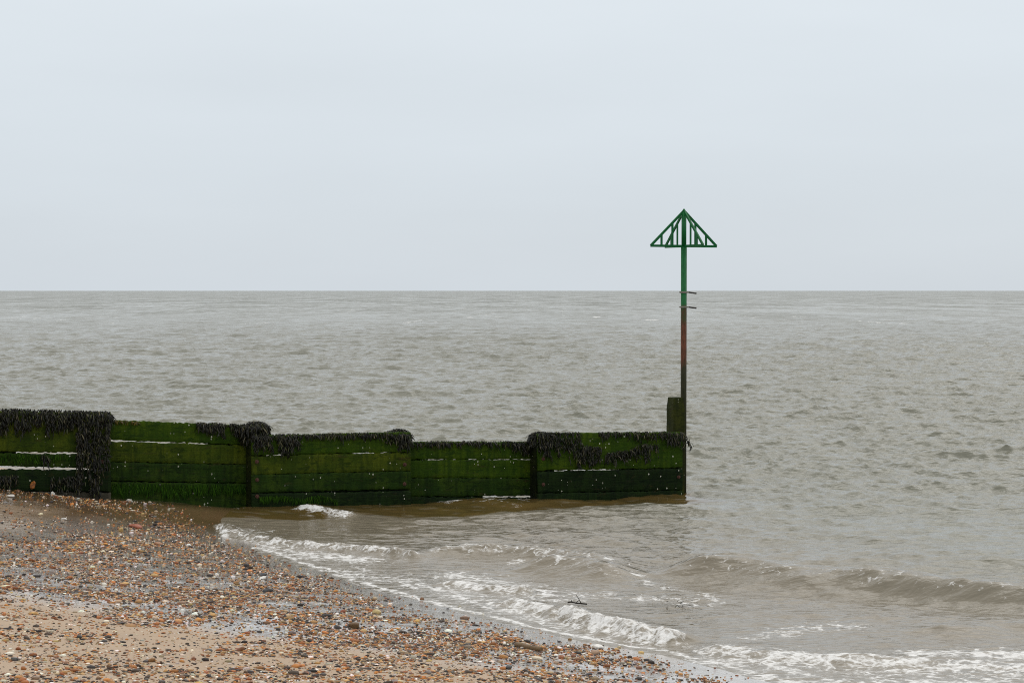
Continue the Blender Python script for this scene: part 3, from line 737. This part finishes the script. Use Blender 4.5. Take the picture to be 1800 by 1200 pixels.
# orange blade
u_, z_ = G(57, 852, -.05)
mb = MB(); c0 = P(u_, -.06, z_)
ring = [(-.02, -.075), (.025, -.055), (.04, 0), (.045, .045), (.02, .075), (-.015, .05), (-.04, 0), (-.038, -.045)]
for k_, (oo, sc_) in enumerate(((0, 1), (.012, .8))):
    for a, b in ring: mb.v.append(c0 + GT_3 * a * sc_ + np.array((0, 0, b * sc_)) + g3 * (oo + .03 * math.sin(a * 40)))
mb.f = [tuple(range(7, -1, -1)), tuple(range(8, 16))] + [(i, (i + 1) % 8, 8 + (i + 1) % 8, 8 + i) for i in range(8)]
m = M('orange_weed'); on = m.noise(m.coord(), 30, 4)
ob = mb.build('seaweed', m.fin(m.mix(m.rng(on, .35, .65), (.40, .14, .02), (.12, .04, .012)), .35), bevel=.004, smooth=True, origin=tuple(c0))
tag(ob, 'single orange seaweed blade stuck at the foot of the leftmost bay', 'seaweed')

# hair-like bright green algae on the lowest boards
m = M('green_algae'); at = m.attr('tint', 'Color'); M_alg = m.fin(at, .8, **{'Specular IOR Level': .06})
AP = np.array([(.016, .045, .004), (.026, .072, .004), (.008, .024, .003), (.045, .10, .008)]); AW = [.35, .3, .28, .07]
def algae(x0, x1, top, bot, off, dens, seed, parent, ln=(.08, .17)):
    pts = weed_points(x0, x1, top, bot, off, dens, seed, (.0, .02), 2)
    r = np.random.default_rng(seed); k = len(pts)
    vs_, = [[]]; L_ = r.uniform(*ln, k); ww = r.uniform(.004, .009, k); lean = r.normal(.0, .12, k) + .3 * np.sin(pts @ GT_3 * 5)
    s = GT_3[None]
    for t, wf, b in ((0, .5, .004), (.5, 1, .014), (1, .15, .006)):
        c = pts + s * (lean * L_ * t)[:, None] + np.array((0, 0, -1.))[None] * (L_ * t)[:, None] + g3[None] * b
        vs_ += [c - s * (ww * wf / 2)[:, None], c + s * (ww * wf / 2)[:, None]]
    Vv = np.stack(vs_, 1).reshape(-1, 3) - GL
    f = (np.array([(0, 1, 3, 2), (2, 3, 5, 4)])[None] + (np.arange(k) * 6)[:, None, None]).reshape(-1, 4)
    c = AP[r.choice(4, k, p=AW)] * r.uniform(.6, 1.3, (k, 1))
    o = mesh_np('algae_fringe', Vv, f, M_alg, colors={'tint': np.repeat(c, 6, 0)}, parent=parent)
    return o
algae(197, 428, [(197, 847), (428, 851)], [(197, 866), (240, 862), (300, 868), (360, 860), (428, 856)], BK, 11000, 51, PL[2, 3])
algae(455, 525, [(455, 872), (490, 868), (525, 874)], [(455, 878), (490, 880), (525, 880)], 0, 9000, 52, PL[3, 3], (.05, .12))
algae(525, 592, [(525, 876), (560, 868), (592, 877)], [(525, 880), (560, 880), (592, 880)], 0, 9000, 53, PL[3, 3], (.05, .12))
algae(0, 132, [(0, 796), (132, 800)], [(0, 812), (132, 808)], 0, 5000, 54, PL[1, 1], (.04, .10))

# ------------------------------------------------------------------ the marker
m = M('marker_green_paint'); co = m.coord(); mn = m.noise(co, 12, 5, .6); mf = m.noise(m.coord((1, 1, .2)), 40, 4, .6)
gp = m.mix(m.rng(mf, .35, .7), (.003, .120, .030), (.006, .085, .024))
gp = m.mix(m.rng(mn, .64, .72, 0, .6), gp, (.05, .03, .012))
M_green = m.fin(gp, .45, m.bump(mf, .15, .003), **{'Specular IOR Level': .2})
UP = G(1201.8, 600, .20)[0]; OP = .20
zp = lambda py: G(1201.8, py, OP)[1]
m = M('marker_pole_paint'); co = m.coord(which='Object'); sp3 = m.n('ShaderNodeSeparateXYZ'); m.L.new(co, sp3.inputs[0]); zc = sp3.outputs[2]
mn = m.noise(m.coord((1, 1, .35)), 9, 5, .65); mf = m.noise(m.coord((1, 1, .2)), 40, 4, .6)
zc = m.math('ADD', zc, m.rng(mn, .2, .8, -.22, .22))
gp = m.mix(m.rng(mf, .35, .7), (.006, .115, .030), (.008, .080, .024))
br = m.mix(m.rng(mf, .4, .7), (.030, .036, .008), (.060, .028, .012))
rd = m.mix(m.rng(mf, .35, .65), (.125, .036, .016), (.050, .022, .010))
ol = m.mix(m.rng(mf, .35, .7), (.030, .028, .010), (.014, .018, .006))
a = m.mix(m.rng(zc, zp(650), zp(628)), ol, rd)
a = m.mix(m.rng(zc, zp(575), zp(562)), a, br)
a = m.mix(m.rng(zc, zp(545), zp(540)), a, gp)
M_pole = m.fin(a, m.rng(mf, .3, .7, .40, .7), m.bump(mn, .3, .01), **{'Specular IOR Level': .2})
mark = empty('groyne_marker', tuple(P(UP, OP, 0)))
tag(mark, 'tall green painted marker pole with triangular cage topmark at the groyne end', 'marker pole')
ML = np.array(mark.location)
pc0 = lambda z: P(UP, OP, z) - ML
mb = MB(); mb.tube(pc0(-1.2), pc0(zp(434)), .056, n=32); mb.build('pole', M_pole, mark, smooth=True)
ZA, ZB = zp(367), zp(432.5); R_ = .735
mb = MB(); mb.tube(pc0(ZB - .02), pc0(ZA - .06), .047, n=28); mb.tube(pc0(ZA - .06), pc0(ZA), .047, .012, n=28)
top = mb.build('topmark', M_green, mark, smooth=True)
for k_ in range(4):
    ang = TH + k_ * math.pi / 2; d = np.array((math.cos(ang), math.sin(ang), 0)); sd = np.array((-d[1], d[0], 0)); e_ = .0006 * k_
    mb = MB(); c = pc0(ZB); w_, t_ = .046, .024
    mb.bar(c + d * .03, c + d * (R_ - .015), sd, w_, t_ + e_)
    a_ = pc0(ZA - .055) + d * .02; b_ = c + d * (R_ - .02) + np.array((0, 0, .004)); mb.bar(a_, b_, sd, w_, t_ + .004 + e_)
    for fr in (.34, .66):
        x_ = R_ * fr; zt = (ZA - ZB - .05) * (1 - fr) + .0
        mb.bar(c + d * x_ + np.array((0, 0, .015)), c + d * x_ + np.array((0, 0, zt)), sd, w_ * .9, t_ - .004 + e_)
    mb.build('fin', M_green, top, bevel=.003)
m = M('galvanised_steel'); gn = m.noise(m.coord(), 50, 4); M_galv = m.fin(m.mix(gn, (.30, .29, .25), (.13, .12, .09)), .55, Metallic=.4)
m = M('black_rod'); gn = m.noise(m.coord(), 50, 4); M_rod = m.fin(m.mix(gn, (.012, .012, .011), (.035, .025, .02)), .5)
for py in (513.5, 539.5):
    mb = MB(); z_ = zp(py); mb.tube(pc0(z_ - .016), pc0(z_ + .016), .068, n=28)
    d = np.array((math.cos(.15), math.sin(.15), 0)); mb.bar(pc0(z_) + d * .05, pc0(z_) + d * .10, (0, 0, 1), .03, .03)
    mb.bar(pc0(z_) - d * .05, pc0(z_) - d * .085, (0, 0, 1), .03, .025)
    cl = mb.build('clamp', M_galv, mark, bevel=.003)
    mb = MB(); mb.tube(pc0(z_) + d * .085, pc0(z_ - .022) + d * .245, .015, n=12); mb.build('rod', M_rod, cl, smooth=True)

# ------------------------------------------------------------------ flotsam
m = M('dark_wood'); dn_ = m.noise(m.coord((1, 1, 1)), 40, 4); M_dw = m.fin(m.mix(dn_, (.03, .022, .014), (.012, .010, .008)), .6, m.bump(dn_, .6, .01))
def twig(pts, r0, name, label, mat, cat, twigs=()):
    pts = [np.array(p, float) for p in pts]; org = pts[0]; mb = MB()
    for a, b in zip(pts[:-1], pts[1:]): mb.tube(a, b, r0, r0 * .85, n=8)
    for a, b in twigs: mb.tube(a, b, r0 * .6, r0 * .3, n=6)
    return tag(mb.build(name, mat, smooth=True, origin=tuple(org)), label, cat)
def WZ(px, py, z): q = W(px, py, z); return (q[0], q[1], z)
tw = [WZ(998, 1058, .03), WZ(1004, 1057, .035), WZ(1012, 1059, .03), WZ(1022, 1060, .035), WZ(1032, 1061, .03)]
up = np.array(tw[3])
twig(tw, .010, 'driftwood_twig', 'dark twig with one raised shoot drifting beyond the small breakers', M_dw, 'driftwood',
     [(up, up + np.array((-.06, .02, .10))), (np.array(tw[1]), np.array(tw[1]) + np.array((.01, 0, .03))), (np.array(tw[2]), np.array(tw[2]) + np.array((.04, 0, .035)))])
m = M('brown_driftwood'); dn_ = m.noise(m.coord((1, 1, 1)), 30, 4); M_bw = m.fin(m.mix(dn_, (.20, .12, .05), (.075, .045, .018)), .6, m.bump(dn_, .6, .01))
zb_ = lambda px, py: float(beach_z(*[np.array([q]) for q in W(px, py, .15)])[0])
pts = [WZ(x, y, max(zb_(x, y), 0) + .02) for x, y in ((908, 1132), (920, 1135), (935, 1138), (952, 1141))]
twig(pts, .030, 'driftwood', 'brown piece of driftwood lying on the shingle near the water edge', M_bw, 'driftwood')
r = np.random.default_rng(5); vv = []
p_ = np.array([WZ(a, b, .02) for a, b in zip(r.uniform(1172, 1226, 60), r.uniform(1057, 1072, 60))])
a, b, c = blades(p_, np.repeat(np.array([[0, 0, 1.]]), 60, 0), (.04, .09), (.008, .016), 3, hang=.1); a[:, 2] = .02 + (a[:, 2] - .02) * .25 + .015
org = a.mean(0); ob = mesh_np('seaweed', a - org, b, M_weed, colors={'tint': c}); ob.location = org
tag(ob, 'loose dark seaweed bits floating in the shallows right of the drifting twig', 'seaweed', kind='stuff')
